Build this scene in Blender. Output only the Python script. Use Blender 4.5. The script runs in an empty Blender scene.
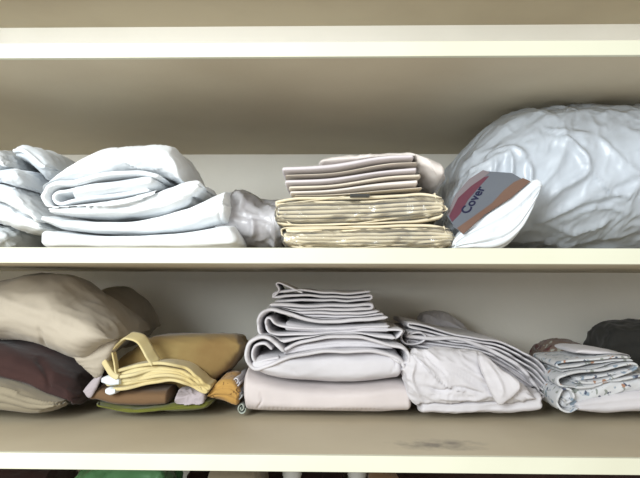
import bpy, math, random
import numpy as np
from mathutils import Vector, Matrix

sc = bpy.context.scene
C = sc.collection

# ------------------------------------------------------------------ camera
F_PX, CX, CY = 600.0, 320.0, 239.0
D, CZ, PITCH, YAW, ROLL = 0.88961, 0.24773, 0.07361, 0.02169, 0.00311
cam = bpy.data.cameras.new('camera')
cam.sensor_fit = 'HORIZONTAL'
cam.sensor_width = 36.0
cam.lens = F_PX / 640.0 * 36.0
cam.clip_start = 0.02
co = bpy.data.objects.new('camera', cam)
C.objects.link(co)
_c, _s = math.cos(YAW), math.sin(YAW)
_F = Vector((-_s, _c, 0)); _R = Vector((_c, _s, 0)); _U = Vector((0, 0, 1))
_F2 = _F * math.cos(PITCH) + _U * math.sin(PITCH)
_U2 = _U * math.cos(PITCH) - _F * math.sin(PITCH)
_cr, _sr = math.cos(ROLL), math.sin(ROLL)
_RX = _R * _cr + _U2 * _sr
_UX = _U2 * _cr - _R * _sr
co.matrix_world = Matrix(((_RX.x, _UX.x, -_F2.x, 0), (_RX.y, _UX.y, -_F2.y, -D),
                          (_RX.z, _UX.z, -_F2.z, CZ), (0, 0, 0, 1)))
sc.camera = co

# ------------------------------------------------------------------ world, light, exposure
w = bpy.data.worlds.new('room_light'); sc.world = w; w.use_nodes = True
w.node_tree.nodes['Background'].inputs[0].default_value = (0.90, 0.87, 0.82, 1)
w.node_tree.nodes['Background'].inputs[1].default_value = 0.85

def area(name, loc, target, size, power, color):
    l = bpy.data.lights.new(name, 'AREA'); l.shape = 'RECTANGLE'
    l.size, l.size_y = size; l.energy = power; l.color = color
    o = bpy.data.objects.new(name, l); C.objects.link(o); o.location = loc
    o.rotation_euler = (Vector(target) - Vector(loc)).to_track_quat('-Z', 'Y').to_euler()
    return o
area('window_light', (-0.95, -1.65, 0.72), (-0.1, 0.3, 0.33), (0.8, 0.8), 47, (0.92, 0.98, 1.0))

sc.view_settings.view_transform = 'Standard'
sc.view_settings.look = 'None'
sc.view_settings.exposure = 0.12
sc.view_settings.gamma = 1.0
sc.view_settings.use_curve_mapping = False

# ------------------------------------------------------------------ numpy noise
_rs = np.random.RandomState(7)
_perm = np.arange(256); _rs.shuffle(_perm); _perm = np.concatenate([_perm, _perm, _perm])
_gr = _rs.normal(size=(256, 3)); _gr /= np.linalg.norm(_gr, axis=1)[:, None]
def noise(p):
    i = np.floor(p).astype(int); f = p - i; i &= 255
    u = f * f * f * (f * (f * 6 - 15) + 10)
    out = 0
    for dx in (0, 1):
        wx = u[..., 0] if dx else 1 - u[..., 0]
        for dy in (0, 1):
            wy = u[..., 1] if dy else 1 - u[..., 1]
            for dz in (0, 1):
                wz = u[..., 2] if dz else 1 - u[..., 2]
                h = _perm[_perm[_perm[(i[..., 0] + dx) & 255] + ((i[..., 1] + dy) & 255)] + ((i[..., 2] + dz) & 255)]
                g = _gr[h]
                out = out + wx * wy * wz * (g[..., 0] * (f[..., 0] - dx) + g[..., 1] * (f[..., 1] - dy) + g[..., 2] * (f[..., 2] - dz))
    return out
def ridge(p):
    return 1.0 - np.minimum(1.0, np.abs(noise(p)) * 3.2)
def crumple(P, size, seed, tilt=0.3, stretch=2.2, oc=1.0):
    """soft folds with sharp crests, drawn out along one direction"""
    c, s = math.cos(tilt), math.sin(tilt)
    X = (P[..., 0] * c + P[..., 2] * s) / stretch
    Z = (-P[..., 0] * s + P[..., 2] * c)
    q = np.stack([X, P[..., 1] / 1.3, Z], -1) / size + seed * 13.37
    wv = np.stack([noise(q * .7 + 5.2), noise(q * .7 + 9.1), noise(q * .7 + 2.7)], -1)
    q = q + wv * 0.9
    return (ridge(q) - .5) + oc * .45 * (ridge(q * 2.1 + 3.3) - .5) + oc * .2 * (ridge(q * 4.3 + 1.3) - .5) + .8 * noise(q * .5)

# ------------------------------------------------------------------ picture ray -> point on a vertical plane of the closet
def at(px, py, Y):
    d = _F2 * F_PX + _RX * (px - CX) + _UX * (CY - py)
    k = (Y + D) / d.y
    return (d.x * k, CZ + d.z * k)
def curve(pts, Y):
    a = np.array([at(x, y, Y) for x, y in pts])
    return a[np.argsort(a[:, 0])]
def smooth(a, n):
    """Catmull-Rom through a, resampled evenly to n points"""
    a = np.asarray(a, float)
    e = np.vstack([2 * a[0] - a[1], a, 2 * a[-1] - a[-2]])
    out = []
    for i in range(1, len(e) - 2):
        p0, p1, p2, p3 = e[i - 1:i + 3]
        for t in np.linspace(0, 1, 16, endpoint=False):
            out.append(.5 * (2 * p1 + (p2 - p0) * t + (2 * p0 - 5 * p1 + 4 * p2 - p3) * t * t + (3 * p1 - p0 - 3 * p2 + p3) * t ** 3))
    out.append(a[-1]); out = np.array(out)
    L = np.r_[0, np.cumsum(np.linalg.norm(np.diff(out, axis=0), axis=1))]
    s = np.linspace(0, L[-1], n)
    return np.stack([np.interp(s, L, out[:, k]) for k in range(a.shape[1])], 1)

# ------------------------------------------------------------------ objects
THINGS = []
def U(*k): return [THINGS[-i] for i in k]
def tag(o, label, cat, group=None):
    if cat != 'shelf': THINGS.append(o)
    o['label'] = label; o['category'] = cat
    if group: o['group'] = group
    return o
def mesh_obj(name, verts, faces, mat, parent=None, smooth_=True):
    me = bpy.data.meshes.new(name)
    me.from_pydata([tuple(map(float, v)) for v in verts], [], [tuple(map(int, f)) for f in faces])
    me.polygons.foreach_set('use_smooth', [smooth_] * len(me.polygons))
    me.materials.append(mat); me.update()
    import bmesh
    bm = bmesh.new(); bm.from_mesh(me)
    bmesh.ops.recalc_face_normals(bm, faces=bm.faces); bm.to_mesh(me); bm.free()
    o = bpy.data.objects.new(name, me); C.objects.link(o)
    if parent is not None: o.parent = parent
    return o
def empty(name, label, cat, loc, group=None):
    o = bpy.data.objects.new(name, None); C.objects.link(o); o.location = loc
    o.empty_display_size = .02
    bpy.context.view_layer.update()
    return tag(o, label, cat, group)
def adopt(root, *parts):
    for p in parts:
        p.parent = root
        p.matrix_parent_inverse = Matrix.Translation(-Vector(root.location))
    return root
def box(name, lo, hi, mat, bevel=0.0, parent=None):
    import bmesh
    bm = bmesh.new(); bmesh.ops.create_cube(bm, size=1)
    for v in bm.verts:
        v.co = Vector([(lo[k] + hi[k]) / 2 + v.co[k] * (hi[k] - lo[k]) for k in range(3)])
    if bevel: bmesh.ops.bevel(bm, geom=bm.edges[:], offset=bevel, segments=3, profile=.5, affect='EDGES')
    me = bpy.data.meshes.new(name); bm.to_mesh(me); bm.free(); me.materials.append(mat)
    o = bpy.data.objects.new(name, me); C.objects.link(o)
    if parent is not None: o.parent = parent
    return o

_H = {}
CELL = .002; NX, NY = 1100, 420
def hmap(objs):
    """height of the tops of the cloth underneath, on a 2 mm grid"""
    key = tuple(o.name for o in objs)
    if key in _H: return _H[key]
    H = np.full((NX, NY), -9.0)
    for o in objs:
        ms = [o] + list(o.children) if o.type != 'MESH' else [o]
        for m_ in ms:
            if m_.type != 'MESH': continue
            co_ = np.empty(len(m_.data.vertices) * 3); m_.data.vertices.foreach_get('co', co_); co_ = co_.reshape(-1, 3)
            ed = np.empty(len(m_.data.edges) * 2, int); m_.data.edges.foreach_get('vertices', ed); ed = ed.reshape(-1, 2)
            pts = np.vstack([co_] + [co_[ed[:, 0]] * (1 - f) + co_[ed[:, 1]] * f for f in (.2, .4, .6, .8)])
            i = np.clip(((pts[:, 0] + 1.1) / CELL).astype(int), 1, NX - 2); j = np.clip(((pts[:, 1] + .1) / CELL).astype(int), 1, NY - 2)
            np.maximum.at(H, (i, j), pts[:, 2])
    for _ in range(3):
        G_ = H.copy()
        for dx in (-1, 0, 1):
            for dy in (-1, 0, 1):
                G_ = np.maximum(G_, np.roll(np.roll(H, dx, 0), dy, 1))
        H = G_
    _H[key] = H
    return H
def rest(P, on):
    if not on: return P
    H = hmap([bpy.data.objects[n_] if isinstance(n_, str) else n_ for n_ in on])
    i = np.clip(((P[..., 0] + 1.1) / CELL).astype(int), 0, NX - 1); j = np.clip(((P[..., 1] + .1) / CELL).astype(int), 0, NY - 1)
    h_ = H[i, j] + .0006; z = P[..., 2]
    k_ = .003
    P[..., 2] = np.where(z < h_ + k_, h_ + k_ * np.exp(np.clip((z - h_ - k_) / k_, -12, 0)), z)
    return P
def xfix(x, a, b, Y, depth, q):
    """the side of a deep thing that faces the middle of the closet is seen too: a and b are the outer limits in view"""
    g = 1 + q * depth / (D + Y)
    a2 = a * g if a > 0 else a
    b2 = b * g if b < 0 else b
    return a2 + (x - a) / (b - a) * (b2 - a2)
FLOORS = {'low': 0.0015, 'mid': 0.3015}
def settle(P, floor):
    """cloth lying on a board flattens against it"""
    if floor is None: return P
    z = P[..., 2]; f = floor
    P[..., 2] = np.where(z < f + .004, f + .004 * np.exp(np.minimum((z - f - .004) / .004, 0)) * 1.0, z)
    return P

def slab(name, top, bot, Y, depth, mat, N=150, K=84, n=2.6, layers=0, scal=.006, amp=.002, size=.03,
         tilt=.2, stretch=2.2, seed=1, end=.06, endp=2.2, creases=(), rise=0.0, floor=None, skew=0.0, ysl=0.0, on=(), q=.35, oz=0.0, oc=1.0):
    """a folded or bunched piece of cloth: outline top/bot seen in front, real depth behind"""
    T, B = curve(top, Y), curve(bot, Y)
    x0, x1 = min(T[0, 0], B[0, 0]), max(T[-1, 0], B[-1, 0])
    tt = np.linspace(0, 1, N); uu = .5 - .5 * np.cos(np.pi * tt); uu = .5 * uu + .5 * tt
    xs = x0 + (x1 - x0) * uu
    def f(cv):
        s = smooth(cv, 200); s = s[np.argsort(s[:, 0])]
        return np.interp(xs, s[:, 0], s[:, 1])
    zt, zb = f(T), f(B)
    zt = CZ + (zt - CZ) * (1 + oz * depth / (D + Y))
    xs = xfix(xs, x0, x1, Y, depth, q)
    m = np.minimum(uu, 1 - uu); e = np.clip(m / end, 0, 1)
    cl = np.maximum((1 - (1 - e) ** endp) ** (1 / endp), .02)
    zc, h = (zt + zb) / 2, np.maximum((zt - zb) / 2, .0008) * cl
    th = np.linspace(0, 2 * np.pi, K, endpoint=False)
    c, s = np.cos(th), np.sin(th)
    cc = np.sign(c) * np.abs(c) ** (2 / n); ss = np.sign(s) * np.abs(s) ** (2 / n)
    hd = depth / 2 * (0.75 + .25 * cl) if depth > .05 else depth / 2 * cl
    P = np.zeros((N, K, 3))
    P[..., 0] = xs[:, None] + skew * (1 - cc)[None] * depth / 2
    P[..., 1] = Y + depth / 2 - hd[:, None] * cc[None] + ysl * (uu[:, None])
    P[..., 2] = zc[:, None] + h[:, None] * ss[None] + rise * (1 - cc)[None] / 2
    # outward normals of the grid
    du = np.gradient(P, axis=0)
    dv = (np.roll(P, -1, 1) - np.roll(P, 1, 1)) / 2
    Nn = np.cross(dv, du); Nn /= np.maximum(np.linalg.norm(Nn, axis=-1, keepdims=True), 1e-9)
    cen = np.stack([xs, np.full(N, Y + depth / 2), zc], -1)[:, None]
    sg = np.sign(((P - cen) * Nn).sum(-1).mean()); Nn = Nn * (sg if sg else 1)
    fade = np.clip(m / .01, 0.15, 1)[:, None]
    hs = np.clip(h / .012, .25, 1)[:, None]
    d = amp * crumple(P, size, seed, tilt, stretch, oc) * fade * hs
    fr = np.clip(cc * 1.6 + .1, 0, 1)[None]
    if layers:
        v = (ss[None] + 1) / 2 + .035 * noise(np.stack([P[..., 0] * 22, P[..., 0] * 0 + seed, P[..., 2] * 9], -1)) * 2
        g = 1 - np.abs(np.sin(np.pi * layers * v)) ** .45
        per = np.floor(layers * v)
        off = .5 * np.sin(per * 7.3 + seed * 3.1) 
        d = d - scal * (g + .5 * off) * np.maximum(fr, (1 - np.clip(m / (end * .8), 0, 1))[:, None] * .8)
    for cr in creases:
        pts, dep, wid = cr[0], cr[1], cr[2]; one = cr[3] if len(cr) > 3 else 0
        q = smooth([at(a, b, Y) for a, b in pts], 40)
        X = P[..., 0][..., None]; Z = P[..., 2][..., None]
        dx, dz = X - q[:, 0], Z - q[:, 1]
        dd = dx * dx + dz * dz; k = dd.argmin(-1); dist = np.sqrt(dd.min(-1))
        tg = np.gradient(q, axis=0); ii = np.arange(len(q))
        tx, tz = tg[k, 0], tg[k, 1]
        ddx = np.take_along_axis(dx, k[..., None], -1)[..., 0]; ddz = np.take_along_axis(dz, k[..., None], -1)[..., 0]
        side = np.sign(tx * ddz - tz * ddx)
        endf = np.clip(np.minimum(k, 39 - k) / 8, 0, 1)
        if one: prof = np.where(side * one > 0, np.exp(-dist / wid), 0)
        else: prof = np.exp(-(dist / wid) ** 2)
        d = d + dep * prof * fr * endf
    P = P + Nn * d[..., None]
    P = settle(P, FLOORS.get(floor)); P = rest(P, on)
    V = P.reshape(-1, 3)
    F = []
    for i in range(N - 1):
        a = i * K; b = a + K
        for j in range(K):
            j2 = (j + 1) % K
            F.append((a + j, a + j2, b + j2, b + j))
    F.append(tuple(range(K))); F.append(tuple((N - 1) * K + j for j in reversed(range(K))))
    return mesh_obj(name, V, F, mat)

def zigzag(top, bot, n, Y, inset=.0, jit=.0, seed=0, start=1, bulge=1.0):
    """path of one sheet folded to and fro n times between two outlines"""
    T, B = curve(top, Y), curve(bot, Y)
    rnd = random.Random(seed)
    ts, bs = smooth(T, 120), smooth(B, 120)
    pts = []; dirn = start
    for k in range(n):
        v = (k + .5) / n
        L = bs * (1 - v) + ts * v
        l0 = rnd.uniform(0, jit); l1 = rnd.uniform(0, jit)
        us = np.linspace(.03 + l0, .97 - l1, 9)
        seg = np.stack([np.interp(us, np.linspace(0, 1, 120), L[:, k2]) for k2 in range(2)], 1)
        seg[:, 1] += np.array([rnd.uniform(-1, 1) for _ in us]) * abs(ts[60, 1] - bs[60, 1]) / n * .07
        if dirn < 0: seg = seg[::-1]
        if pts:
            gap = seg[0] - pts[-1]; mid = (seg[0] + pts[-1]) / 2
            hw = np.linalg.norm(gap) * .62 * bulge
            mid = mid + np.array([-dirn * hw, 0])
            pts.append(mid)
        pts += list(seg); dirn = -dirn
    return np.array(pts)

def ribbon(name, pts, th, Y, depth, mat, M=200, K=22, seed=1, wob=.003, stag=.006, px=True, flat=False, floor=None, on=(), rise=0.0, q=.35, lim=None, shx=0.0):
    """a sheet of real thickness following the folded path, running back into the closet"""
    a = np.array([at(x, y, Y) for x, y in pts]) if px else np.asarray(pts)
    p = smooth(a, M)
    la, lb = lim if lim else (p[:, 0].min(), p[:, 0].max())
    p[:, 0] = xfix(p[:, 0], la, lb, Y, depth, q)
    t = np.gradient(p, axis=0); t /= np.maximum(np.linalg.norm(t, axis=1, keepdims=True), 1e-9)
    nn = np.stack([-t[:, 1], t[:, 0]], 1)
    sl = np.r_[0, .012, .05, np.linspace(.12, .97, K - 4), 1.0]
    wid = np.ones(len(sl)); wid[0] = .35; wid[1] = .85; wid[-1] = .5
    arc = np.linspace(0, M * .004, M)
    yf = stag * (noise(np.stack([p[:, 0] * 9 + seed, p[:, 1] * 90, p[:, 0] * 0 + seed * 3.3], -1)) * 2.2)
    capf = np.clip(np.minimum(np.arange(M), M - 1 - np.arange(M)) / 2.0, .35, 1)
    V = []
    for k, s in enumerate(sl):
        y = Y + yf + s * depth
        hw = (th / 2 * wid[k] * capf)[:, None]
        for qq in (p + nn * hw, (p - nn * hw)[::-1]):
            yy = y if len(V) % 2 == 0 else y[::-1]
            X = np.stack([qq[:, 0], yy, qq[:, 1]], -1)
            ns = np.stack([X[:, 0], X[:, 1] * .8, X[:, 2] * .7], -1) / .05 + seed * 7.7
            X[:, 2] += wob * (noise(ns) * 1.6) + rise * s
            X[:, 0] += shx * s + wob * 1.2 * noise(ns + 31.4)
            X = settle(X, FLOORS.get(floor)); X = rest(X, on)
            V.append(X)
    V = np.array(V).reshape(len(sl), 2 * M, 3)
    W = 2 * M; F = []
    for k in range(len(sl) - 1):
        for j in range(W):
            j2 = (j + 1) % W
            F.append((k * W + j, k * W + j2, (k + 1) * W + j2, (k + 1) * W + j))
    for base in (0, (len(sl) - 1) * W):
        for j in range(M - 1):
            F.append((base + j, base + j + 1, base + W - 2 - j, base + W - 1 - j))
    return mesh_obj(name, V.reshape(-1, 3), F, mat)

# ------------------------------------------------------------------ materials
def nt(name):
    m = bpy.data.materials.new(name); m.use_nodes = True
    t = m.node_tree; return m, t, t.nodes['Principled BSDF']
def srgb(r, g, b):
    f = lambda c: (c / 255 / 12.92) if c / 255 <= .04045 else ((c / 255 + .055) / 1.055) ** 2.4
    return (f(r), f(g), f(b), 1)
def cloth(name, col, col2=None, wr=.35, wscale=22, weave=.12, rough=.85, spots=None):
    m, t, b = nt(name)
    N, L = t.nodes, t.links
    b.inputs['Roughness'].default_value = rough
    b.inputs['Specular IOR Level'].default_value = .25
    b.inputs['Sheen Weight'].default_value = .15
    tc = N.new('ShaderNodeTexCoord')
    n1 = N.new('ShaderNodeTexNoise'); n1.inputs['Scale'].default_value = 9; n1.inputs['Detail'].default_value = 5
    L.new(tc.outputs['Object'], n1.inputs['Vector'])
    r = N.new('ShaderNodeMix'); r.data_type = 'RGBA'
    r.inputs[6].default_value = col; r.inputs[7].default_value = col2 or tuple(c * .86 for c in col[:3]) + (1,)
    mr = N.new('ShaderNodeMapRange'); mr.inputs[1].default_value = .35; mr.inputs[2].default_value = .65
    L.new(n1.outputs['Fac'], mr.inputs[0]); L.new(mr.outputs[0], r.inputs[0])
    out = r.outputs[2]
    if spots:
        for k, (sc_, thr, scol) in enumerate(spots):
            mp = N.new('ShaderNodeMapping'); mp.inputs['Location'].default_value = (k * 3.1, k * 1.7, k * 5.3)
            L.new(tc.outputs['Object'], mp.inputs[0])
            dn = N.new('ShaderNodeTexNoise'); dn.inputs['Scale'].default_value = sc_ * 1.3
            ad = N.new('ShaderNodeMix'); ad.data_type = 'RGBA'; ad.inputs[0].default_value = .03
            L.new(mp.outputs[0], dn.inputs['Vector']); L.new(mp.outputs[0], ad.inputs[6]); L.new(dn.outputs['Color'], ad.inputs[7])
            v = N.new('ShaderNodeTexVoronoi'); v.inputs['Scale'].default_value = sc_; v.inputs['Randomness'].default_value = 1
            L.new(ad.outputs[2], v.inputs['Vector'])
            cr = N.new('ShaderNodeMapRange'); cr.inputs[1].default_value = thr; cr.inputs[2].default_value = thr * .75
            L.new(v.outputs['Distance'], cr.inputs[0])
            mx = N.new('ShaderNodeMix'); mx.data_type = 'RGBA'
            L.new(cr.outputs[0], mx.inputs[0]); L.new(out, mx.inputs[6]); mx.inputs[7].default_value = scol
            out = mx.outputs[2]
    L.new(out, b.inputs['Base Color'])
    w1 = N.new('ShaderNodeTexNoise'); w1.inputs['Scale'].default_value = wscale; w1.inputs['Detail'].default_value = 3
    w1.inputs['Distortion'].default_value = 1.2
    w1.noise_type = 'RIDGED_MULTIFRACTAL' if hasattr(w1, 'noise_type') else 'FBM'
    mp = N.new('ShaderNodeMapping'); mp.inputs['Scale'].default_value = (.6, 1, 1.5); mp.inputs['Rotation'].default_value = (0, .4, .2)
    L.new(tc.outputs['Object'], mp.inputs[0]); L.new(mp.outputs[0], w1.inputs['Vector'])
    w2 = N.new('ShaderNodeTexNoise'); w2.inputs['Scale'].default_value = 700; w2.inputs['Detail'].default_value = 2
    L.new(tc.outputs['Object'], w2.inputs['Vector'])
    b1 = N.new('ShaderNodeBump'); b1.inputs['Strength'].default_value = wr; b1.inputs['Distance'].default_value = .004
    b2 = N.new('ShaderNodeBump'); b2.inputs['Strength'].default_value = weave; b2.inputs['Distance'].default_value = .0006
    L.new(w1.outputs['Fac'], b1.inputs['Height']); L.new(w2.outputs['Fac'], b2.inputs['Height'])
    L.new(b1.outputs[0], b2.inputs['Normal']); L.new(b2.outputs[0], b.inputs['Normal'])
    return m
def paint(name, col, col2, rough=.55, grain=.1, marks=None):
    m, t, b = nt(name); N, L = t.nodes, t.links
    b.inputs['Roughness'].default_value = rough
    tc = N.new('ShaderNodeTexCoord')
    n1 = N.new('ShaderNodeTexNoise'); n1.inputs['Scale'].default_value = 3.5; n1.inputs['Detail'].default_value = 6
    L.new(tc.outputs['Object'], n1.inputs['Vector'])
    r = N.new('ShaderNodeMix'); r.data_type = 'RGBA'; r.inputs[6].default_value = col; r.inputs[7].default_value = col2
    mr = N.new('ShaderNodeMapRange'); mr.inputs[1].default_value = .4; mr.inputs[2].default_value = .65
    L.new(n1.outputs['Fac'], mr.inputs[0]); L.new(mr.outputs[0], r.inputs[0])
    out = r.outputs[2]
    if marks:      # dark scuff with a shape of its own on the board
        mp = N.new('ShaderNodeMapping'); mp.vector_type = 'TEXTURE'
        mp.inputs['Location'].default_value = marks[0]; mp.inputs['Scale'].default_value = marks[1]
        L.new(tc.outputs['Object'], mp.inputs[0])
        ln = N.new('ShaderNodeVectorMath'); ln.operation = 'LENGTH'; L.new(mp.outputs[0], ln.inputs[0])
        n2 = N.new('ShaderNodeTexNoise'); n2.inputs['Scale'].default_value = 45; n2.inputs['Detail'].default_value = 5
        L.new(tc.outputs['Object'], n2.inputs['Vector'])
        sub = N.new('ShaderNodeMath'); sub.operation = 'SUBTRACT'; sub.inputs[0].default_value = 1.15; L.new(ln.outputs['Value'], sub.inputs[1])
        ml = N.new('ShaderNodeMath'); ml.operation = 'MULTIPLY'; L.new(sub.outputs[0], ml.inputs[0]); L.new(n2.outputs['Fac'], ml.inputs[1])
        cl = N.new('ShaderNodeMapRange'); cl.inputs[1].default_value = .2; cl.inputs[2].default_value = .6; cl.inputs[4].default_value = .65
        L.new(ml.outputs[0], cl.inputs[0])
        mx = N.new('ShaderNodeMix'); mx.data_type = 'RGBA'; L.new(cl.outputs[0], mx.inputs[0]); L.new(out, mx.inputs[6]); mx.inputs[7].default_value = marks[2]
        out = mx.outputs[2]
    L.new(out, b.inputs['Base Color'])
    n3 = N.new('ShaderNodeTexNoise'); n3.inputs['Scale'].default_value = 90; n3.inputs['Detail'].default_value = 3
    L.new(tc.outputs['Object'], n3.inputs['Vector'])
    bp = N.new('ShaderNodeBump'); bp.inputs['Strength'].default_value = grain; bp.inputs['Distance'].default_value = .002
    L.new(n3.outputs['Fac'], bp.inputs['Height']); L.new(bp.outputs[0], b.inputs['Normal'])
    return m
def film(name, clear=.75, tint=(.9, .93, .95, 1), rough=.16, wr=.9, wscale=22, white=(.8, .84, .88, 1), gloss=.5, ior=1.5):
    """thin creased plastic: mostly see-through, a little milky, glossy"""
    m, t, b = nt(name); N, L = t.nodes, t.links
    b.inputs['Base Color'].default_value = white; b.inputs['Roughness'].default_value = rough
    b.inputs['Specular IOR Level'].default_value = gloss
    tr = N.new('ShaderNodeBsdfTransparent'); tr.inputs[0].default_value = tint
    gl = N.new('ShaderNodeBsdfGlossy'); gl.inputs['Roughness'].default_value = rough
    mx = N.new('ShaderNodeMixShader'); mx.inputs[0].default_value = clear
    L.new(b.outputs[0], mx.inputs[1]); L.new(tr.outputs[0], mx.inputs[2])
    fr = N.new('ShaderNodeFresnel'); fr.inputs['IOR'].default_value = ior
    m2 = N.new('ShaderNodeMixShader'); L.new(fr.outputs[0], m2.inputs[0]); L.new(mx.outputs[0], m2.inputs[1]); L.new(gl.outputs[0], m2.inputs[2])
    L.new(m2.outputs[0], N['Material Output'].inputs['Surface'])
    tc = N.new('ShaderNodeTexCoord')
    w1 = N.new('ShaderNodeTexNoise'); w1.inputs['Scale'].default_value = wscale; w1.inputs['Detail'].default_value = 3; w1.inputs['Distortion'].default_value = 1.5
    w1.noise_type = 'RIDGED_MULTIFRACTAL'
    L.new(tc.outputs['Object'], w1.inputs['Vector'])
    bp = N.new('ShaderNodeBump'); bp.inputs['Strength'].default_value = wr; bp.inputs['Distance'].default_value = .006
    L.new(w1.outputs['Fac'], bp.inputs['Height'])
    for nd in (b, gl, fr): L.new(bp.outputs[0], nd.inputs['Normal'])
    return m

M_board = paint('beige_shelf_paint', srgb(192, 181, 157), srgb(183, 171, 147), .6, .15,
                ((.165, .06, 0), (.11, .05, .1), srgb(85, 80, 78)))
M_edge = paint('cream_edge_paint', srgb(208, 208, 188), srgb(202, 201, 180), .45, .05)
M_wall = paint('cream_wall_paint', srgb(244, 241, 232), srgb(238, 235, 225), .7, .2)
M_white = cloth('white_linen', srgb(236, 240, 243), wr=.4)
M_white2 = cloth('cool_white_linen', srgb(226, 232, 238), wr=.3)
M_greyw = cloth('greyish_white_cloth', srgb(200, 204, 206), wr=.3)
M_lilac = cloth('pale_lilac_linen', srgb(210, 203, 206), wr=.22)
M_pink = cloth('pinkish_white_cotton', srgb(206, 197, 196), wr=.12)
M_lil2 = cloth('off_white_cotton', srgb(206, 203, 207), wr=.25)
M_cream = cloth('cream_cotton', srgb(222, 212, 195), wr=.15)
M_ivory = cloth('ivory_cotton', srgb(226, 218, 212), wr=.15)
M_beige = cloth('pale_beige_sheet', srgb(228, 216, 188), wr=.15)
M_mauve = cloth('mauve_grey_cloth', srgb(178, 168, 172), wr=.4)
M_pillow = cloth('taupe_cushion_cloth', srgb(176, 166, 150), wr=.35, wscale=9)
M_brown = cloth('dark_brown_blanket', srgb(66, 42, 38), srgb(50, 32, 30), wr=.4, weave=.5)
M_taupe = cloth('olive_grey_cloth', srgb(142, 132, 112), wr=.3)
M_olive = cloth('olive_tan_cloth', srgb(146, 126, 80), srgb(126, 100, 60), wr=.3)
M_tan = cloth('brown_tan_cloth', srgb(116, 90, 64), wr=.2)
M_yellow = cloth('straw_yellow_cloth', srgb(194, 172, 112), srgb(208, 196, 154), wr=.2)
M_gold = cloth('golden_yellow_cloth', srgb(184, 145, 80), srgb(156, 116, 60), wr=.3, spots=[(70, .2, srgb(110, 80, 40))])
M_green = cloth('moss_green_cloth', srgb(104, 106, 40), wr=.3)
BL, NV, OR, GY = srgb(132, 146, 160), srgb(72, 78, 98), srgb(160, 120, 98), srgb(138, 143, 138)
M_floral = cloth('floral_print_cotton', srgb(204, 205, 208), wr=.3, spots=[(42, .30, BL), (55, .28, GY), (46, .2, NV), (34, .15, OR)])
M_dfloral = cloth('dark_floral_cotton', srgb(126, 108, 98), wr=.3, spots=[(42, .35, srgb(96, 60, 58)), (55, .28, srgb(160, 160, 150))])
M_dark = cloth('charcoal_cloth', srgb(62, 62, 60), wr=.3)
M_stuff = cloth('white_quilt', srgb(215, 224, 234), wr=.35, wscale=8)
M_film = film('clear_bag_plastic', .62, white=(.9, .89, .92, 1), rough=.35, wr=.4)
M_bag = film('milky_bag_plastic', .42, white=(.70, .76, .84, 1), rough=.38, wr=.6, wscale=20)
M_cello = film('clear_cellophane', .9, tint=(.97, .97, .95, 1), rough=.13, wr=.8, wscale=9, gloss=.8, ior=1.45)
M_gbag = film('green_plastic', .1, white=srgb(84, 138, 92), rough=.3, wr=.5)

# ------------------------------------------------------------------ closet
XL, XR, DEP, TH = -1.02, 1.02, 0.68842, 0.02338
ZT, ZC = 0.61338, 0.9422
def structure(o): o['kind'] = 'structure'; return o
def shelf(name, ztop, label):
    e = empty(name, label, 'shelf', (0, 0, ztop))
    b_ = box('board', (XL, .004, ztop - TH + .0005), (XR, DEP, ztop), M_board)
    t = box('front_trim', (XL, -.004, ztop - TH), (XR, .0045, ztop), M_edge, .0012)
    adopt(e, b_, t)
    t['label'] = 'cream front edge'
    return e
structure(box('wall_back', (XL - .02, DEP, -.75), (XR + .02, DEP + .02, 1.3), M_wall))
structure(box('wall_left', (XL - .02, -.01, -.75), (XL, DEP, 1.3), M_wall))
structure(box('wall_right', (XR, -.01, -.75), (XR + .02, DEP, 1.3), M_wall))
structure(box('floor', (XL - .02, -.01, -.77), (XR + .02, DEP + .02, -.75), M_board))
structure(box('ceiling', (XL - .02, -.01, 1.3), (XR + .02, DEP + .02, 1.32), M_wall))
shelf('shelf', ZC + TH, 'topmost beige shelf, only its underside in view above the cream back wall')
shelf('shelf', ZT, 'empty beige shelf with cream front edge above the white linens')
shelf('shelf', .30, 'beige shelf carrying white linens, wrapped sheets and the big plastic bag')
shelf('shelf', 0.0, 'beige shelf carrying cushion, yellow cloths and floral cloths, scuffed in front')
shelf('shelf', -.33, 'dim beige shelf below the others, carrying the green bag')
for o in list(C.objects):
    if o.name.startswith('shelf'): o['kind'] = 'structure'
# ================================================================== MIDDLE SHELF (upper row of linen)
G = 'crumpled white linens at the left end'
YA = .07
tag(slab('crumpled_linen', [(-60,222),(0,220),(25,224),(38,230)], [(-60,250),(0,250),(38,250)], YA+.03, .3, M_greyw, amp=.006, size=.028, tilt=.5, seed=3, floor='mid'),
    'greyish white cloth lying lowest at the left end of the middle shelf', 'linen', G)
tag(slab('crumpled_linen', [(-60,198),(0,196),(35,204),(72,222)], [(-60,226),(0,224),(38,232),(72,232)], YA+.015, .32, M_white, layers=2, scal=.006, amp=.005, size=.03, tilt=-.4, seed=4, on=U(1),
    creases=[([(-10,212),(15,214),(40,228)], -.006, .003)]),
    'white cloth with sagging folds just above the greyish one at far left', 'linen', G)
tag(slab('crumpled_linen', [(-60,180),(0,176),(18,178),(40,192),(60,210),(70,218)], [(-60,202),(0,204),(35,214),(62,224),(70,224)], YA, .32, M_white, layers=2, scal=.004, amp=.004, size=.03, tilt=-.5, seed=5, on=U(1,2),
    creases=[([(-5,185),(20,192),(50,214)], .005, .003, 1)]),
    'white cloth sloping down to the right at far left, below the rolled ones', 'linen', G)
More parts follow.
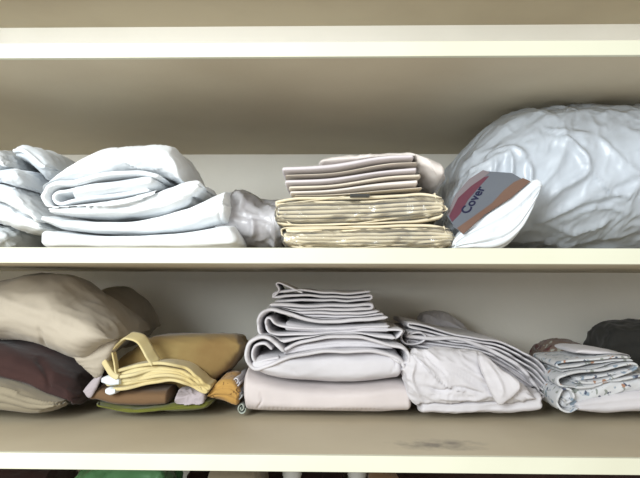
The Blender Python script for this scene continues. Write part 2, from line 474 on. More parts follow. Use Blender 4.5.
tag(slab('crumpled_linen', [(-60,166),(0,167),(28,163),(42,167),(46,176)], [(-60,184),(0,184),(25,186),(46,188)], YA-.005, .25, M_white2, amp=.004, size=.03, tilt=.1, seed=6, on=U(1), n=2.2,
    creases=[([(5,175),(25,170),(42,172)], .004, .004, -1)]),
    'short white fold lying under the topmost rolled cloth at far left', 'linen', G)
tag(slab('crumpled_linen', [(12,143),(24,139),(42,140),(58,146),(72,160)], [(12,158),(30,163),(48,176),(60,180),(72,172)], YA+.03, .28, M_white2, layers=3, scal=.004, amp=.003, size=.028, tilt=-.6, stretch=4, seed=7, on=U(1,2,3), n=2.2),
    'white cloth with long slanting folds between the left roll and the big stack', 'linen', G)
tag(slab('crumpled_linen', [(-60,146),(-10,142),(8,141),(24,148),(34,163)], [(-60,172),(0,173),(22,171),(34,169)], YA, .26, M_greyw, layers=2, scal=.005, amp=.006, size=.022, tilt=-.3, seed=8, on=U(2), n=2.1,
    creases=[([(2,150),(14,156),(20,166)], -.006, .003), ([(10,147),(24,155),(28,166)], -.005, .002)]),
    'rumpled white roll on top of the heap at the left frame edge', 'linen', G)

G = 'folded sheets of the big bright white stack'
YB = .055
tag(slab('folded_sheet', [(36,225),(60,229),(110,233),(180,231),(230,222),(242,226),(248,234)], [(38,250),(140,250),(248,250)], YB, .3, M_white, amp=.0025, size=.05, tilt=-.1, stretch=4, seed=11, n=3.4, floor='mid',
    creases=[([(60,236),(110,238),(150,236)], -.003, .003)]),
    'lowest white sheet of the big bright stack, lying on the shelf edge', 'folded sheet', G)
tag(slab('folded_sheet', [(44,212),(80,216),(140,216),(190,203),(214,191),(233,183),(236,186)], [(37,222),(60,230),(110,234),(180,232),(228,224),(236,220)], YB+.006, .28, M_white, layers=2, scal=.005, amp=.0025, size=.05, tilt=.15, stretch=4, seed=12, on=U(1), n=3, end=.02,
    creases=[([(56,216),(80,224),(120,228)], -.004, .0025), ([(218,198),(219,210),(217,224)], -.002, .002)]),
    'white sheet with a raised right corner, second from the bottom of the big stack', 'folded sheet', G)
tag(slab('folded_sheet', [(56,206),(100,201),(150,190),(185,178),(202,177),(212,180)], [(46,214),(80,218),(140,217),(180,212),(200,199),(209,190)], YB+.002, .26, M_white, layers=2, scal=.007, amp=.003, size=.045, tilt=.15, stretch=4, seed=13, on=U(1,2), n=2.8, end=.02,
    creases=[([(188,196),(194,202),(190,210)], -.012, .004), ([(120,200),(150,199),(190,196)], -.004, .002)]),
    'white sheet with a pointed right end, under the rolled one of the big stack', 'folded sheet', G)
e = empty('rolled_sheet', 'white sheet rolled over at its left end, near the top of the big stack', 'folded sheet', (-.4, YB, .36), G)
adopt(e,
  ribbon('outer_fold', [(172,176),(150,173),(110,176),(78,182),(56,184),(44,192),(45,203),(55,210),(80,208),(130,203),(168,194)], .0075, YB-.006, .22, M_white, wob=.003, stag=.006, seed=2, on=U(2)),
  ribbon('inner_fold', [(168,181),(140,180),(100,185),(70,190),(56,192),(53,199),(60,203),(75,200),(110,196),(160,190)], .006, YB+.002, .2, M_white, wob=.002, stag=.006, seed=2.6, on=U(2)),
  slab('rolled_middle', [(70,182),(110,177),(140,173),(158,172),(166,176)], [(70,201),(110,196),(150,191),(166,186)], YB-.008, .2, M_white, amp=.002, size=.04, seed=15, on=U(2), n=2.3, end=.05, stretch=4))
tag(slab('folded_sheet', [(39,198),(46,182),(58,170),(74,158),(92,148),(108,141),(140,139),(172,140),(182,148),(187,160),(190,176)], [(39,203),(50,190),(72,182),(100,178),(135,172),(160,172),(190,181)], YB-.002, .22, M_white, amp=.003, size=.05, tilt=.5, stretch=3, seed=16, oz=.05, on=U(1), n=2.4, end=.03,
    creases=[([(120,152),(122,160),(140,166),(165,166)], .004, .004, 1), ([(112,144),(124,150),(120,160)], -.004, .003), ([(50,186),(75,168),(100,158)], -.002, .004)]),
    'topmost white sheet draped over the big bright stack', 'folded sheet', G)

# clear bag with mauve cloth
tag(slab('crumpled_cloth', [(219,222),(228,198),(238,190),(250,192),(262,200),(280,200)], [(219,249),(252,249),(280,249)], .125, .19, M_mauve, end=.04, amp=.004, size=.03, tilt=-.6, seed=21, floor='mid', n=2.2,
    creases=[([(240,200),(255,212),(275,222)], .006, .005, 1)]),
    'mauve grey cloth crumpled inside the small clear bag', 'cloth')
b = slab('plastic_bag', [(214,214),(222,192),(232,183),(244,184),(256,192),(270,194),(284,192)], [(214,251),(252,251),(286,251)], .105, .24, M_film, end=.03, amp=.006, size=.03, tilt=-.5, seed=22, floor='mid', n=2.1,
    creases=[([(232,190),(240,200),(238,210)], .008, .006), ([(250,218),(254,226),(252,236)], .009, .005), ([(268,225),(274,236),(268,246)], .009, .006)])
tag(b, 'small clear plastic bag squeezed between the white stack and the wrapped sheets', 'plastic bag')

cm_ = THINGS[-2].data
for v_ in cm_.vertices:
    v_.co.z = max(v_.co.z, .3080)

# wrapped sheets
YC = .06
def packet(name, top, bot, lab, seed, fl):
    zc = at(360, (top[1][1] + bot[1][1]) / 2, YC)
    e = empty(name, lab, 'wrapped sheet', (zc[0], YC, zc[1]), 'beige sheets wrapped in cellophane')
    sup = U(2) if fl is None else ()
    t2 = [(x, y + 2.2) for x, y in top]; b2 = [(x, y - 2.0) for x, y in bot]
    t2[0] = (top[0][0] + 4, t2[0][1]); b2[0] = (bot[0][0] + 4, b2[0][1]); t2[-1] = (top[-1][0] - 4, t2[-1][1]); b2[-1] = (bot[-1][0] - 4, b2[-1][1])
    z = zigzag(t2, b2, 7, YC, jit=.02, seed=seed, bulge=1.1)
    sh = ribbon('folded_sheet', z, .0056, YC + .004, .3, M_beige, M=420, K=16, seed=seed, wob=.0010, stag=.002, px=False, floor=fl, on=sup)
    lo = ribbon('outer_layer', [(p[0], p[1]) for p in ([(top[1][0]+60, top[1][1]+1.8), (top[0][0]+10, top[0][1]+1.5), (top[0][0]+2.5, (top[0][1]+bot[0][1])/2), (bot[0][0]+9, bot[0][1]-1.6), (bot[1][0]+30, bot[1][1]-1.4), (bot[-1][0]-14, bot[-1][1]-1.6), (bot[-1][0]-2.5, (top[-1][1]+bot[-1][1])/2), (top[-1][0]-10, top[-1][1]+1.6), (top[-2][0]-5, top[-2][1]+1.4)])], .0028, YC + .002, .3, M_beige, seed=seed + 1, wob=.001, stag=.001, floor=fl, on=sup)
    wr = slab('cellophane_wrap', top, bot, YC - .004, .325, M_cello, N=220, K=120, n=3.2, amp=.003, size=.028, tilt=.5, stretch=2.5, seed=seed + 2, end=.035,
              creases=[([(top[0][0]+20, top[0][1]+6), (top[0][0]+34, top[0][1]+14), (top[0][0]+60, bot[0][1]-6)], .004, .0015),
                       ([(top[-1][0]-24, top[-1][1]+4), (top[-1][0]-18, top[-1][1]+16), (top[-1][0]-26, bot[-1][1]-3)], .005, .002),
                       ([(330, top[1][1]+18), (375, top[1][1]+18), (420, top[1][1]+9)], .003, .0015)], floor=fl, on=sup)
    wr['label'] = 'glossy creased cellophane'
    adopt(e, sh, lo, wr)
packet('wrapped_sheet', [(279,226),(292,225),(360,223),(430,221),(449,224),(457,232)], [(279,240),(292,251),(360,252),(440,252),(457,242)], 'beige folded sheet in cellophane, lower one, lying on the shelf', 31, 'mid')
packet('wrapped_sheet', [(274,203),(286,194),(360,193),(420,189),(440,191),(447,200)], [(273,220),(285,229),(360,228),(430,224),(448,214)], 'beige folded sheet in cellophane, upper one, under the ivory pieces', 36, None)
G = 'small flat ivory pieces on the wrapped sheets'
for k, (tp, bt, lb, mt) in enumerate([
    ([(289,190),(330,188),(380,181),(419,178)], [(291,197),(330,196),(385,192),(421,189)], 'ivory folded cloth, lowest of three, directly on the upper wrapped sheet', M_ivory),
    ([(284,178),(330,176),(380,169),(418,165)], [(286,189),(330,187),(385,179),(419,177)], 'ivory folded cloth, middle one of the three on the wrapped sheets', M_lilac),
    ([(281,165),(330,162),(380,154),(415,152)], [(281,177),(330,175),(385,166),(416,164)], 'ivory folded cloth, topmost of the three on the wrapped sheets', M_lilac)]):
    e = empty('folded_cloth', lb, 'folded cloth', (at(350, bt[1][1], YC)[0], YC, at(350, bt[1][1], YC)[1]), G)
    mid = [(x, y * .35 + y2 * .65) for (x, y), (x2, y2) in zip(tp, bt)]
    adopt(e, slab('upper_fold', tp, mid, YC + .006, .26, mt, amp=.0008, size=.05, seed=41 + k, on=U(2), n=3.2, end=.02, stretch=5),
             slab('lower_fold', [(x + 4, y + .4) for x, y in mid], [(x + 3, y) for x, y in bt], YC + .009, .26, M_cream, layers=2, scal=.003, amp=.0008, size=.05, seed=45 + k, on=U(2), n=3.2, end=.02, stretch=5))
tag(slab('draped_cloth', [(318,156),(345,151),(400,148),(430,151),(444,157),(448,170)], [(318,166),(350,165),(400,162),(420,170),(438,184),(448,184)], YC + .03, .3, M_ivory, amp=.0025, size=.04, tilt=-.6, seed=49, on=U(1), n=2.4, end=.05,
    creases=[([(400,152),(425,160),(440,178)], .004, .005, 1)]),
    'light ivory cloth draped behind and right of the three flat ivory pieces', 'cloth')
tag(box('care_tag', (at(350,196,YC)[0], YC - .012, at(350,197,YC)[1] - .0006), (at(369,196,YC)[0], YC + .004, at(350,196,YC)[1] + .0018), M_dark, .0005),
    'small dark tag sticking out on the upper wrapped sheet', 'tag')

# quilt in a big bag
YF = .12
tag(slab('bagged_quilt', [(456,240),(464,216),(476,186),(496,160),(520,138),(550,124),(590,119),(640,118),(728,128)], [(456,249),(540,249),(640,249),(728,249)], YF + .03, .32, M_stuff, N=220, K=140, n=2.2, amp=.008, size=.09, tilt=.5, stretch=2, oc=.4, seed=51, end=.14, oz=.22),
    'puffy white quilt stuffed inside the big plastic bag at right', 'quilt')
P_ = bpy.data.objects[THINGS[-1].name].data
for v_ in P_.vertices:
    v_.co.z = max(v_.co.z, .3095)
b = slab('plastic_bag', [(440,234),(446,214),(455,188),(466,166),(484,146),(510,124),(542,110),(590,106),(640,105),(700,106),(768,118)], [(440,252),(540,252),(640,252),(768,252)], YF - .02, .46, M_bag, N=300, K=200, n=2.2, amp=.0065, size=.06, tilt=.85, stretch=2.6, oc=1.1, seed=57, floor='mid', end=.10, oz=.36, q=.15,
    creases=[([(486,158),(500,150),(516,148),(528,160)], .010, .006), ([(500,158),(494,174),(488,190)], .010, .004), ([(512,152),(510,175),(504,198)], .011, .005), ([(528,158),(530,180),(524,205)], .010, .006), ([(470,168),(492,160),(520,150)], .006, .004),
             ([(548,135),(575,145),(588,170),(560,188),(542,205)], .013, .007), ([(590,170),(610,190),(640,198)], .006, .005, 1), ([(540,222),(570,206),(604,196),(640,190)], .008, .005), ([(600,130),(620,160),(645,180)], .006, .006),
             ([(545,122),(570,132),(600,130)], .006, .004), ([(520,242),(550,236),(590,240),(630,232)], .006, .003), ([(560,222),(590,228),(630,216)], .006, .003), ([(575,212),(610,206),(640,212)], .005, .003)])
tag(b, 'big milky plastic bag bulging at the right end of the middle shelf', 'plastic bag')

# packed cover leaning against the bag
YP = .045
e = empty('packed_cover', 'packed white cover with a printed red and grey card, leaning on the big bag', 'packed bedding', (at(490,240,YP)[0], YP, .302))
bk = slab('folded_cover', [(452,240),(463,228),(485,211),(510,193),(528,181),(537,177),(542,181)], [(452,251),(470,251),(500,250),(520,236),(534,214),(543,192)], YP - .004, .055, M_white2, layers=5, scal=.006, amp=.0012, size=.03, tilt=.65, stretch=5, seed=55, n=3, end=.03, floor='mid')
def plate(name, pts, y_of, mat, th=.0012):
    f = []
    for px, py in pts:
        Y = y_of(px, py); x, z = at(px, py, Y); f.append(Vector((x, Y, z)))
    nrm = (f[1] - f[0]).cross(f[-1] - f[0]).normalized()
    if nrm.y < 0: nrm = -nrm
    n_ = len(f); V = f + [p + nrm * th for p in f]
    F = [tuple(range(n_)), tuple(range(2 * n_ - 1, n_ - 1, -1))] + [(i, i + n_, (i + 1) % n_ + n_, (i + 1) % n_) for i in range(n_)]
    return mesh_obj(name, V, F, mat, smooth_=False)
# the card lies on a plane leaning back: depth grows away from its lower long edge
def yc(px, py, off=0):
    u = Vector((72, -50)).normalized(); nn = Vector((u.y, -u.x))
    dd = (px - 458) * (-.57) + (py - 232) * (-.82)
    return YP - .004 + max(dd, -4) * .0016 - off
m_card = paint('blue_grey_card', srgb(97, 102, 110), srgb(90, 95, 104), .35, .02)
m_red = paint('dark_red_print', srgb(95, 54, 67), srgb(81, 44, 59), .35, .02)
m_pale = paint('pale_pink_print', srgb(120, 112, 116), srgb(112, 106, 110), .35, .02)
m_or = paint('rust_orange_print', srgb(111, 88, 76), srgb(99, 73, 63), .35, .05)
m_ink = paint('navy_ink', srgb(26, 28, 58), srgb(26, 28, 58), .4, .0)
card = plate('printed_card', [(447,216),(457,196),(470,180),(484,171),(512,173),(524,180),(500,202),(463,233),(455,228)], lambda a, b: yc(a, b), m_card)
red = plate('red_band', [(449,216),(458,198),(471,186),(484,177),(489,176),(480,186),(468,200),(460,214),(452,222)], lambda a, b: yc(a, b, .0008), m_red)
pal = plate('pale_band', [(447,214),(456,194),(469,179),(483,170),(490,172),(484,177),(471,186),(458,198),(449,216)], lambda a, b: yc(a, b, .0010), m_pale)
org = plate('rust_band', [(457,228),(474,216),(492,203),(504,190),(514,182),(523,178),(530,181),(510,198),(485,214),(463,234)], lambda a, b: yc(a, b, .0012), m_or)
cu = bpy.data.curves.new('lettering', 'FONT'); cu.body = 'Cover'; cu.size = .0225; cu.extrude = .0003; cu.align_x = 'LEFT'; cu.space_character = 1.02; cu.offset = .0004
to = bpy.data.objects.new('lettering_source', cu); C.objects.link(to)
bpy.context.view_layer.update()
me = bpy.data.meshes.new_from_object(to.evaluated_get(bpy.context.evaluated_depsgraph_get())); bpy.data.objects.remove(to)
def P3(px, py, off):
    Y = yc(px, py, off); x, z = at(px, py, Y); return Vector((x, Y, z))
o0, o1, o2 = P3(468, 214, .0012), P3(488, 184, .0012), P3(460, 208, .0012)
ax = (o1 - o0).normalized(); az = ax.cross((o2 - o0)).normalized()
if az.y > 0: az = -az
ay = az.cross(ax)
for v in me.vertices:
    v.co = o0 + ax * v.co.x + ay * v.co.y + az * v.co.z
me.materials.clear(); me.materials.append(m_ink)
txt = bpy.data.objects.new('lettering', me); C.objects.link(txt)
adopt(e, bk, card)
for p_ in (red, pal, org, txt):
    p_.parent = card

# ================================================================== BOTTOM SHELF (lower row)
YG = .14
tag(slab('folded_blanket', [(-80,362),(0,377),(30,386),(60,396),(76,401),(81,407)], [(-80,420),(0,419),(40,421),(62,418),(76,413),(81,411)], YG + .02, .28, M_taupe, layers=3, scal=.007, amp=.0035, size=.04, tilt=-.35, stretch=4, seed=61, floor='low', n=2.4, end=.04,
    creases=[([(-40,378),(0,390),(35,401),(60,404),(70,408)], .006, .003, -1), ([(35,414),(50,410),(60,404)], -.004, .002), ([(60,400),(70,405),(66,412)], -.010, .003)]),
    'olive grey cloth with a pale fold line, lowest at the left frame edge', 'folded blanket')
tag(slab('folded_blanket', [(-80,336),(0,342),(40,350),(66,362),(86,376),(93,388)], [(-80,395),(0,394),(40,404),(66,412),(86,414),(94,412)], YG + .05, .28, M_brown, layers=2, scal=.006, amp=.004, size=.05, tilt=-.4, stretch=3, seed=62, on=U(1), floor='low', n=2.3, end=.05,
    creases=[([(28,358),(45,375),(50,392)], -.006, .004)]),
    'dark brown blanket squashed under the large taupe cushion', 'folded blanket')
tag(slab('cushion', [(76,310),(88,292),(104,286),(122,291),(137,306),(143,326)], [(76,340),(108,352),(132,347),(143,336)], YG + .29, .2, M_pillow, amp=.003, size=.05, q=.2, tilt=-.6, seed=63, on=U(1), n=2.0, end=.2,
    creases=[([(108,320),(122,326),(132,336)], -.008, .004)]),
    'small rounded taupe cushion behind the large one', 'cushion')
e = empty('cushion', 'large taupe cushion bulging over the brown blanket', 'cushion', (-.42, YG, .1))
adopt(e, slab('cushion_body', [(-90,300),(-40,282),(0,275),(25,272),(60,275),(80,291),(100,304),(122,322),(133,338)], [(-90,344),(0,346),(25,351),(45,358),(70,366),(92,368),(112,356),(133,344)], YG, .27, M_pillow, on=U(2,3), N=220, K=120, amp=.004, size=.07, tilt=-.5, stretch=2, seed=64, n=2.05, end=.12, q=.5,
    creases=[([(60,300),(90,300),(108,318)], -.004, .008), ([(106,320),(116,326),(124,336)], -.009, .004), ([(30,350),(38,338),(36,325)], -.004, .004), ([(10,300),(40,296),(70,312)], .003, .01)]),
    slab('hanging_corner', [(66,346),(92,340),(118,338)], [(66,354),(86,374),(96,379),(106,366),(118,345)], YG + .045, .035, M_pillow, amp=.002, size=.02, seed=65, n=2, end=.2),
    slab('hem_tip', [(82,391),(90,382),(102,372)], [(82,392),(90,398),(102,378)], YG + .06, .010, M_mauve, amp=.001, size=.02, seed=66, n=2, end=.2))

YH = .205
tag(slab('folded_cloth', [(92,402),(110,404),(150,406),(200,398),(219,398)], [(92,408),(125,416),(160,416),(205,415),(219,408)], YH + .004, .24, M_green, layers=2, scal=.006, amp=.003, size=.03, stretch=4, seed=71, floor='low', n=2.4),
    'moss green cloth lowest in the yellow pile', 'folded cloth')
tag(slab('folded_cloth', [(88,396),(100,384),(120,388),(150,388),(178,388)], [(88,402),(112,409),(145,411),(178,410)], YH + .006, .22, M_tan, layers=1, scal=.005, amp=.001, size=.05, stretch=3, seed=72, on=U(1), n=3, end=.04),
    'brown tan cloth between the green cloth and the yellow edges', 'folded cloth')
tag(slab('folded_cloth', [(174,392),(190,392),(207,391)], [(175,407),(190,411),(204,409),(207,404)], YH, .08, M_mauve, amp=.003, size=.02, seed=73, on=U(2), n=3, end=.1, floor=None),
    'small mauve grey cloth tucked in the front of the yellow pile', 'cloth')
tag(slab('folded_cloth', [(206,396),(220,380),(234,378),(242,388)], [(206,398),(222,404),(238,409),(242,400)], YH + .01, .12, M_gold, layers=3, scal=.005, amp=.002, size=.02, tilt=-.5, stretch=3, seed=74, n=2.6, end=.1),
    'golden yellow folded point sticking out right of the yellow pile', 'cloth')
tag(slab('folded_cloth', [(112,370),(126,358),(148,343),(196,340),(234,340),(243,348)], [(112,390),(150,394),(205,396),(216,386),(232,368),(245,350)], YH + .056, .14, M_olive, layers=0, amp=.0025, size=.05, tilt=-.3, seed=75, on=U(1,3,4), n=3.2, end=.03, oz=-.8, rise=-.008,
    creases=[([(165,345),(200,350),(232,348)], -.003, .006), ([(150,352),(190,362),(225,368)], .003, .008)]),
    'olive tan cloth with broad smooth top in the yellow pile', 'folded cloth')
e = empty('apron', 'straw yellow apron folded in thin layers with a looped strap on top', 'apron', (at(150,388,YH)[0], YH, at(150,392,YH)[1]))
z1 = zigzag([(104,374),(118,368),(140,363),(162,361),(185,366),(200,376),(212,388)], [(104,393),(125,392),(150,386),(172,383),(188,387),(205,394),(213,394)], 4, YH - .008, jit=.05, seed=5)
adopt(e, slab('folded_core', [(112,374),(130,368),(150,365),(168,366),(188,372),(204,388)], [(108,388),(130,387),(155,383),(175,381),(192,387),(206,392)], YH - .003, .05, M_yellow, layers=4, scal=.003, amp=.001, seed=70, n=3, end=.04),
    ribbon('folded_layers', z1, .0058, YH - .008, .055, M_yellow, M=420, K=16, seed=76, wob=.002, stag=.010, px=False),
    ribbon('strap', [(103,360),(110,352),(122,340),(128,339),(137,342),(143,350),(150,362),(153,366)], .0035, YH - .014, .024, M_yellow, M=90, K=10, seed=77, wob=.001, stag=.003, rise=.009, shx=.008),
    ribbon('strap', [(101,358),(107,366),(113,374),(120,378)], .010, YH - .016, .03, M_yellow, M=60, K=10, seed=78, wob=.001, stag=.003),
    ribbon('strap', [(112,352),(114,362),(116,370),(118,376)], .003, YH - .014, .018, M_yellow, M=60, K=10, seed=79, wob=.001, stag=.003),
    slab('hem_end', [(101,378),(108,376),(118,377),(121,380)], [(101,383),(110,386),(121,385)], YH - .014, .03, M_white2, amp=.0006, size=.02, seed=80, n=4, end=.03),
    slab('hem_end', [(105,389),(110,388),(116,389)], [(105,394),(110,396),(117,394)], YH - .015, .03, M_white2, amp=.0006, size=.02, seed=81, n=4, end=.03))

# white folded stack
YI = .212
G = 'cotton pieces of the tall middle stack'
tag(slab('folded_sheet', [(242,366),(262,376),(300,384),(350,386),(395,382),(408,384),(412,392)], [(243,416),(300,417),(380,417),(413,416)], YI, .34, M_pink, N=200, K=110, amp=.0016, size=.07, tilt=.2, stretch=3, seed=91, n=3.6, end=.03, floor='low',
    creases=[([(256,390),(262,400),(256,410)], -.003, .002), ([(240,408),(320,410),(405,411)], -.0015, .002)]),
    'broad pinkish white sheet at the bottom of the tall stack', 'folded sheet', G)
e = empty('folded_sheet', 'white sheet with a big looped fold at its left end, above the pinkish one', 'folded sheet', (at(320,384,YI)[0], YI, at(320,384,YI)[1]), G)
adopt(e,
  slab('front_flap', [(249,366),(258,356),(285,354),(320,352),(360,350),(392,350),(403,356)], [(249,370),(270,380),(300,385),(350,387),(395,383),(404,378)], YI - .004, .3, M_lil2, amp=.0022, size=.06, tilt=-.1, stretch=3, seed=92, on=U(2), n=3.2, end=.04,
    creases=[([(262,364),(285,368),(300,376)], -.003, .003), ([(392,354),(396,364),(390,374)], -.002, .002), ([(256,358),(300,362),(360,356)], .002, .003)]),
  ribbon('looped_edge', [(405,368),(398,358),(370,352),(330,352),(295,356),(268,366),(254,370),(247,360),(249,345),(258,338),(268,338),(279,346),(285,352)], .0075, YI - .012, .28, M_lil2, seed=93, on=U(2), wob=0.0034, stag=.004),
  ribbon('inner_loop', [(282,358),(268,360),(256,362),(252,354),(256,346),(266,344),(274,350)], .0055, YI - .006, .2, M_lil2, M=90, K=14, seed=94, on=U(2), wob=0.0017, stag=.004),
  ribbon('upper_edge', [(282,352),(300,344),(330,338),(360,338),(385,344),(402,347),(409,355),(408,362),(400,362),(388,354)], .0065, YI - .008, .28, M_lil2, seed=95, on=U(2), wob=0.0034, stag=.006),
  slab('upper_fold', [(282,348),(310,340),(350,336),(395,343)], [(282,358),(320,354),(360,352),(395,352)], YI + .004, .26, M_lil2, layers=2, scal=.004, amp=.001, size=.04, seed=96, on=U(2), n=3, end=.03))
e = empty('folded_sheet', 'rolled off-white sheet, third thick layer up in the tall stack', 'folded sheet', (at(320,340,YI)[0], YI, at(320,340,YI)[1]), G)
adopt(e,
  ribbon('rolled_edge', [(388,318),(350,321),(310,320),(285,314),(270,310),(260,316),(258,328),(264,338),(280,341),(310,338),(350,334),(396,338)], .0068, YI - .004, .27, M_lil2, seed=97, on=U(2), wob=0.0034, stag=.006),
  ribbon('inner_fold', [(390,326),(350,328),(310,329),(280,326),(270,318),(266,320),(268,330),(278,335),(310,334),(360,331),(398,330),(401,334),(396,340)], .0052, YI + .001, .26, M_lil2, seed=98, on=U(2), wob=0.0026, stag=.006),
  slab('core_layers', [(284,320),(320,324),(386,322)], [(284,332),(320,334),(390,334)], YI + .006, .24, M_lil2, layers=3, scal=.004, amp=.001, size=.04, seed=99, on=U(2), n=3, end=.03))
def flat(tp, bt, lb, seed, n=2, dy=0.0, th=.0054):
    o = ribbon('folded_cloth', zigzag(tp, bt, n, YI + dy, jit=.04, seed=seed), th, YI + dy, .22, M_lil2, M=240, K=14, seed=seed, wob=0.0031, stag=.008, px=False, on=U(1))
    return tag(o, lb, 'folded cloth', G)
flat([(264,309),(300,311),(345,311),(384,309)], [(262,317),(300,321),(345,322),(386,319)], 'off-white folded cloth just above the rolled sheet of the tall stack', 101, 3, .004, .0052)
flat([(264,303),(300,304),(374,303)], [(262,311),(300,312),(378,311)], 'thin off-white cloth, second from the top of the tall stack', 104, 2, .002, .0060)
e = empty('folded_cloth', 'topmost small off-white cloth of the tall stack, one corner turned up', 'folded cloth', (at(320,300,YI)[0], YI, at(320,302,YI)[1]), G)
adopt(e, ribbon('folded_layers', zigzag([(272,290),(290,288),(330,291),(374,291)], [(268,303),(300,303),(376,302)], 3, YI + .006, jit=.03, seed=106), .0046, YI + .006, .22, M_lil2, M=240, K=14, seed=106, wob=0.0034, stag=.006, px=False, on=U(2)),
  ribbon('turned_corner', [(304,293),(292,288),(280,283),(276,284),(279,290),(272,298)], .0034, YI + .004, .12, M_lil2, M=90, K=12, seed=107, on=U(2), wob=0.0017, stag=.004))
G = 'small cloth ends left of the tall stack'
for k, (cx, cy, rx, ry, mt, lb) in enumerate([(238,382,6,5,M_lil2,'small crumpled white cloth end, highest at the left of the tall stack'), (240,394,6,5,M_greyw,'small crumpled grey-white cloth end, middle at the left of the tall stack'), (243,408,6.5,6,cloth('pale_green_cloth', srgb(168,176,166)),'small rolled grey-green cloth end at the foot of the tall stack')]):
    pts = []
    for a in np.linspace(0, 2 * np.pi * 1.7, 22):
        rr = 1 - .085 * a
        pts.append((cx + rx * rr * math.cos(a), cy + ry * rr * math.sin(a)))
    tag(ribbon('cloth_end', pts, .003, YI + .02, .14, mt, M=110, K=12, seed=110 + k, wob=.002, stag=.008, floor='low'), lb, 'cloth', G)

# crumpled pile right of the stack
YJ = .232
G = 'rumpled off-white sheets of the low pile'
tag(slab('rumpled_sheet', [(412,398),(450,400),(485,397),(520,394),(543,390)], [(415,416),(450,417),(500,417),(545,415)], YJ - .02, .3, M_lil2, layers=2, scal=.004, amp=.003, size=.04, stretch=4, seed=121, n=3, floor='low', end=.04),
    'flat off-white sheet lying lowest in the low rumpled pile', 'rumpled sheet', G)
tag(slab('rumpled_sheet', [(416,326),(422,315),(438,312),(456,317),(468,328),(476,340)], [(416,345),(476,350)], YJ + .31, .1, M_lil2, amp=.004, size=.035, tilt=-.6, seed=122, on=U(1), n=2.1, end=.15),
    'greyish lump of cloth behind the top of the low rumpled pile', 'rumpled sheet', G)
e = empty('rumpled_sheet', 'long off-white sheet in slanting layers across the low pile', 'rumpled sheet', (at(470,390,YJ)[0], YJ, at(470,390,YJ)[1]), G)
za = zigzag([(397,326),(410,321),(440,331),(475,337),(500,341),(524,350),(545,364),(554,384)], [(399,350),(420,354),(452,355),(482,360),(508,378),(530,396),(546,400)], 7, YJ + .034, jit=.03, seed=9)
adopt(e, ribbon('folded_layers', za, .0044, YJ + .036, .26, M_lil2, M=620, K=14, seed=123, wob=.003, stag=.010, px=False, on=U(3)),
  slab('padding', [(402,330),(440,337),(475,342),(500,348),(525,360),(546,384)], [(402,350),(450,362),(480,380),(500,410),(530,410),(546,404)], YJ + .05, .22, M_lil2, on=U(3), amp=.002, size=.04, seed=124, n=2.6, end=.05),
  ribbon('long_edge', [(404,336),(430,338),(460,340),(490,350),(515,364),(530,378),(540,392)], .007, YJ + .026, .1, M_lil2, M=160, K=14, seed=125, on=U(3), wob=.003, stag=.006),
  ribbon('turned_edge', [(402,330),(399,338),(404,344),(418,344),(426,338),(420,333),(410,334),(408,339)], .0036, YJ + .026, .12, M_lil2, M=110, K=12, seed=126, on=U(3), wob=.001, stag=.005))
tag(slab('rumpled_sheet', [(401,368),(410,353),(432,350),(456,351),(480,354),(500,366),(522,384),(536,396)], [(402,374),(413,404),(440,411),(470,407),(500,408),(520,405),(536,402)], YJ - .036, .056, M_lil2, N=220, K=120, amp=.005, size=.035, tilt=-.6, stretch=2.4, seed=127, on=U(2,3), n=2.3, end=.06,
    creases=[([(412,354),(430,372),(448,388),(470,392)], .009, .005, 1), ([(480,352),(484,370),(492,388),(499,402)], -.010, .003), ([(424,384),(440,392),(460,388),(490,396)], -.007, .003),
             ([(416,360),(412,380),(424,404)], .005, .004), ([(455,356),(475,366),(484,384)], .003, .006), ([(432,398),(460,400),(488,398)], .005, .003), ([(500,372),(508,384),(500,400)], .004, .004)]),
    'rumpled off-white sheet hanging over the front of the low pile', 'rumpled sheet', G)
tag(slab('rumpled_sheet', [(478,356),(486,356),(502,370),(518,380),(521,384)], [(478,362),(488,386),(498,404),(508,402),(521,390)], YJ - .052, .018, M_lil2, amp=.0015, size=.03, tilt=-.8, seed=128, n=2.6, end=.05,
    creases=[([(486,360),(500,382),(504,398)], .003, .004)]),
    'smooth triangular white flap on the right front of the low pile', 'rumpled sheet', G)

# floral pile
YK = .208
G = 'floral cotton pieces at the right end'
e = empty('floral_cloth', 'large floral cloth with white underside, lowest in the floral pile', 'floral cloth', (at(610,414,YK)[0], YK, .0015), G)
adopt(e, slab('lower_fold', [(572,402),(600,394),(640,388),(720,386)], [(572,412),(600,416),(640,416),(722,415)], YK - .002, .16, M_lil2, layers=2, scal=.004, amp=.002, size=.05, stretch=4, q=.12, seed=131, n=3, end=.03, floor='low'),
  slab('floral_side', [(556,390),(580,380),(615,377),(650,376),(722,376)], [(558,412),(574,413),(600,404),(640,395),(722,394)], YK + .002, .16, M_floral, amp=.003, size=.03, tilt=.3, stretch=3, q=.12, seed=132, n=2.8, end=.03),
  ribbon('rolled_end', [(578,408),(568,412),(558,408),(555,398),(560,390),(570,390),(573,398),(567,403),(562,399)], .0042, YK - .008, .12, M_floral, M=120, K=12, q=.12, seed=133, wob=.001, stag=.004))
e = empty('floral_cloth', 'floral cloth with looped left fold in the middle of the floral pile', 'floral cloth', (at(600,385,YK)[0], YK, at(600,385,YK)[1]), G)
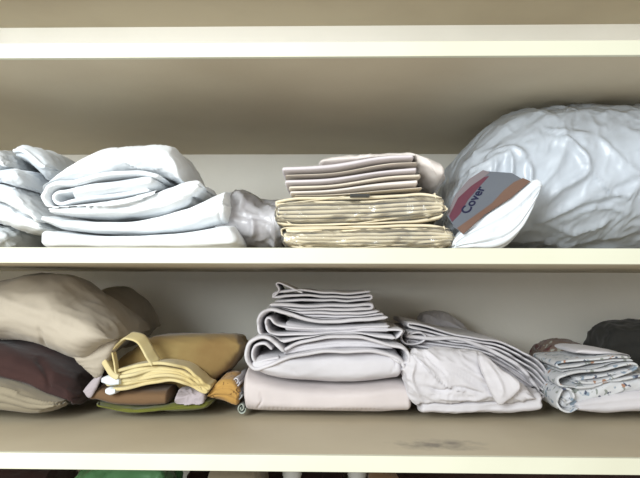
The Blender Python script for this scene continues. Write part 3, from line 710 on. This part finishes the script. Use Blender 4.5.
adopt(e, ribbon('looped_fold', [(572,383),(590,383),(612,378),(630,372),(637,368),(634,364),(620,366),(600,370),(575,373),(562,375),(555,379),(557,385),(568,388),(590,387),(615,382),(636,377),(646,375)], .0052, YK - .004, .15, M_floral, on=U(2), q=.12, seed=134, wob=.002, stag=.005),
  slab('inner_layers', [(572,377),(600,374),(628,369)], [(572,382),(600,378),(630,372)], YK + .003, .14, M_floral, layers=2, scal=.004, amp=.001, size=.03, on=U(2), q=.12, seed=135, n=3, end=.03))
tag(ribbon('floral_cloth', zigzag([(554,361),(580,358),(610,355),(632,357)], [(555,374),(580,374),(612,367),(636,364)], 3, YK, jit=.02, seed=136), .0046, YK, .13, M_floral, M=300, K=14, on=U(1), q=.12, seed=136, wob=.002, stag=.008, px=False),
    'floral cloth in thin slanting layers near the top of its pile', 'floral cloth', G)
tag(slab('floral_cloth', [(573,350),(582,348),(606,350),(626,354),(632,357)], [(573,354),(590,356),(615,358),(632,361)], YK + .01, .11, M_lil2, amp=.001, size=.04, on=U(1), q=.12, seed=137, n=3, end=.03),
    'thin plain whitish cloth on top of the floral pile', 'floral cloth', G)
tag(slab('floral_cloth', [(543,348),(556,341),(574,341),(594,348),(600,354)], [(543,392),(570,392),(600,392)], YK + .18, .12, M_dfloral, layers=3, scal=.006, amp=.004, size=.03, tilt=-.3, q=.12, seed=138, n=2.3, end=.1),
    'dim brownish floral cloth behind the floral pile', 'floral cloth', G)
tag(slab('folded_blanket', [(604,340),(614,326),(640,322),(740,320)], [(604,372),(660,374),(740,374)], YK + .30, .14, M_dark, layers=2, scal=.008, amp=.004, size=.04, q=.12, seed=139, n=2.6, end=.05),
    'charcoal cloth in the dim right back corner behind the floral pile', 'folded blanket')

# ================================================================== SHELF BELOW (only tops in view)
YL = .12
tag(slab('green_bag', [(56,500),(62,476),(80,471),(120,470),(160,472),(168,484)], [(56,640),(110,644),(168,640)], YL, .2, M_gbag, amp=.008, size=.04, seed=151, n=2.4, end=.1),
    'green plastic bag on the shelf below, its top just showing under the edge', 'plastic bag')
for x0, x1, mt, nm, lb in ((200, 262, M_taupe, 'folded_cloth', 'olive grey cloth on the shelf below, left of the white tub'),
                           (366, 404, M_tan, 'folded_cloth', 'tan cloth on the shelf below, right of the white tubs')):
    tag(slab(nm, [(x0,484),(x0+10,474),(x1-10,474),(x1,484)], [(x0,642),(x1,642)], YL, .2, mt, layers=4, scal=.006, amp=.004, size=.04, seed=152, n=3, end=.08), lb, 'folded cloth')
def tub(px, rpx, lb):
    x, z = at(px, 472.5, YL + .03); r = rpx / F_PX * (D + YL)
    e = empty('storage_tub', lb, 'tub', (x, YL + .06, -.33), 'white tubs on the shelf below')
    prof = {'tub_body': [(.0, -.33), (r * .8, -.33), (r * .92, z - .02), (r * .92, z - .012), (0, z - .012)],
            'tub_lid': [(0, z - .013), (r, z - .013), (r, z - .002), (r * .94, z), (0, z)]}
    for nme, pr in prof.items():
        S_ = 40; V = []; F = []
        for rr, zz in pr:
            for k in range(S_):
                a = 2 * math.pi * k / S_; V.append((x + max(rr, .0004) * math.cos(a), YL + .06 + max(rr, .0004) * math.sin(a), zz))
        for i in range(len(pr) - 1):
            for k in range(S_):
                k2 = (k + 1) % S_; F.append((i * S_ + k, i * S_ + k2, (i + 1) * S_ + k2, (i + 1) * S_ + k))
        adopt(e, mesh_obj(nme, V, F, m_tub, smooth_=False))
m_tub = paint('white_tub_plastic', srgb(165, 165, 160), srgb(160, 160, 155), .35, .02)
tub(291, 10, 'white lidded tub on the shelf below, left one of two')
tub(358, 10, 'white lidded tub on the shelf below, right one of two')

for x0, x1, hh, lb in ((-60, 54, 478, 'dark blanket added to darken the shelf below, left of the green bag'), (176, 350, 477, 'dark blanket added to darken the shelf below, behind the white tubs'), (352, 700, 479, 'dark blanket added to darken the shelf below, at its right end')):
    tag(slab('folded_blanket', [(x0, hh), ((x0 + x1) / 2, hh - 5), (x1, hh)], [(x0, 600), (x1, 600)], YL + .22, .2, M_brown, layers=5, scal=.006, amp=.004, size=.05, seed=160, n=3, end=.06), lb, 'folded blanket')  # made-up dark row, covers the lit wall so the lowest gap reads as shade
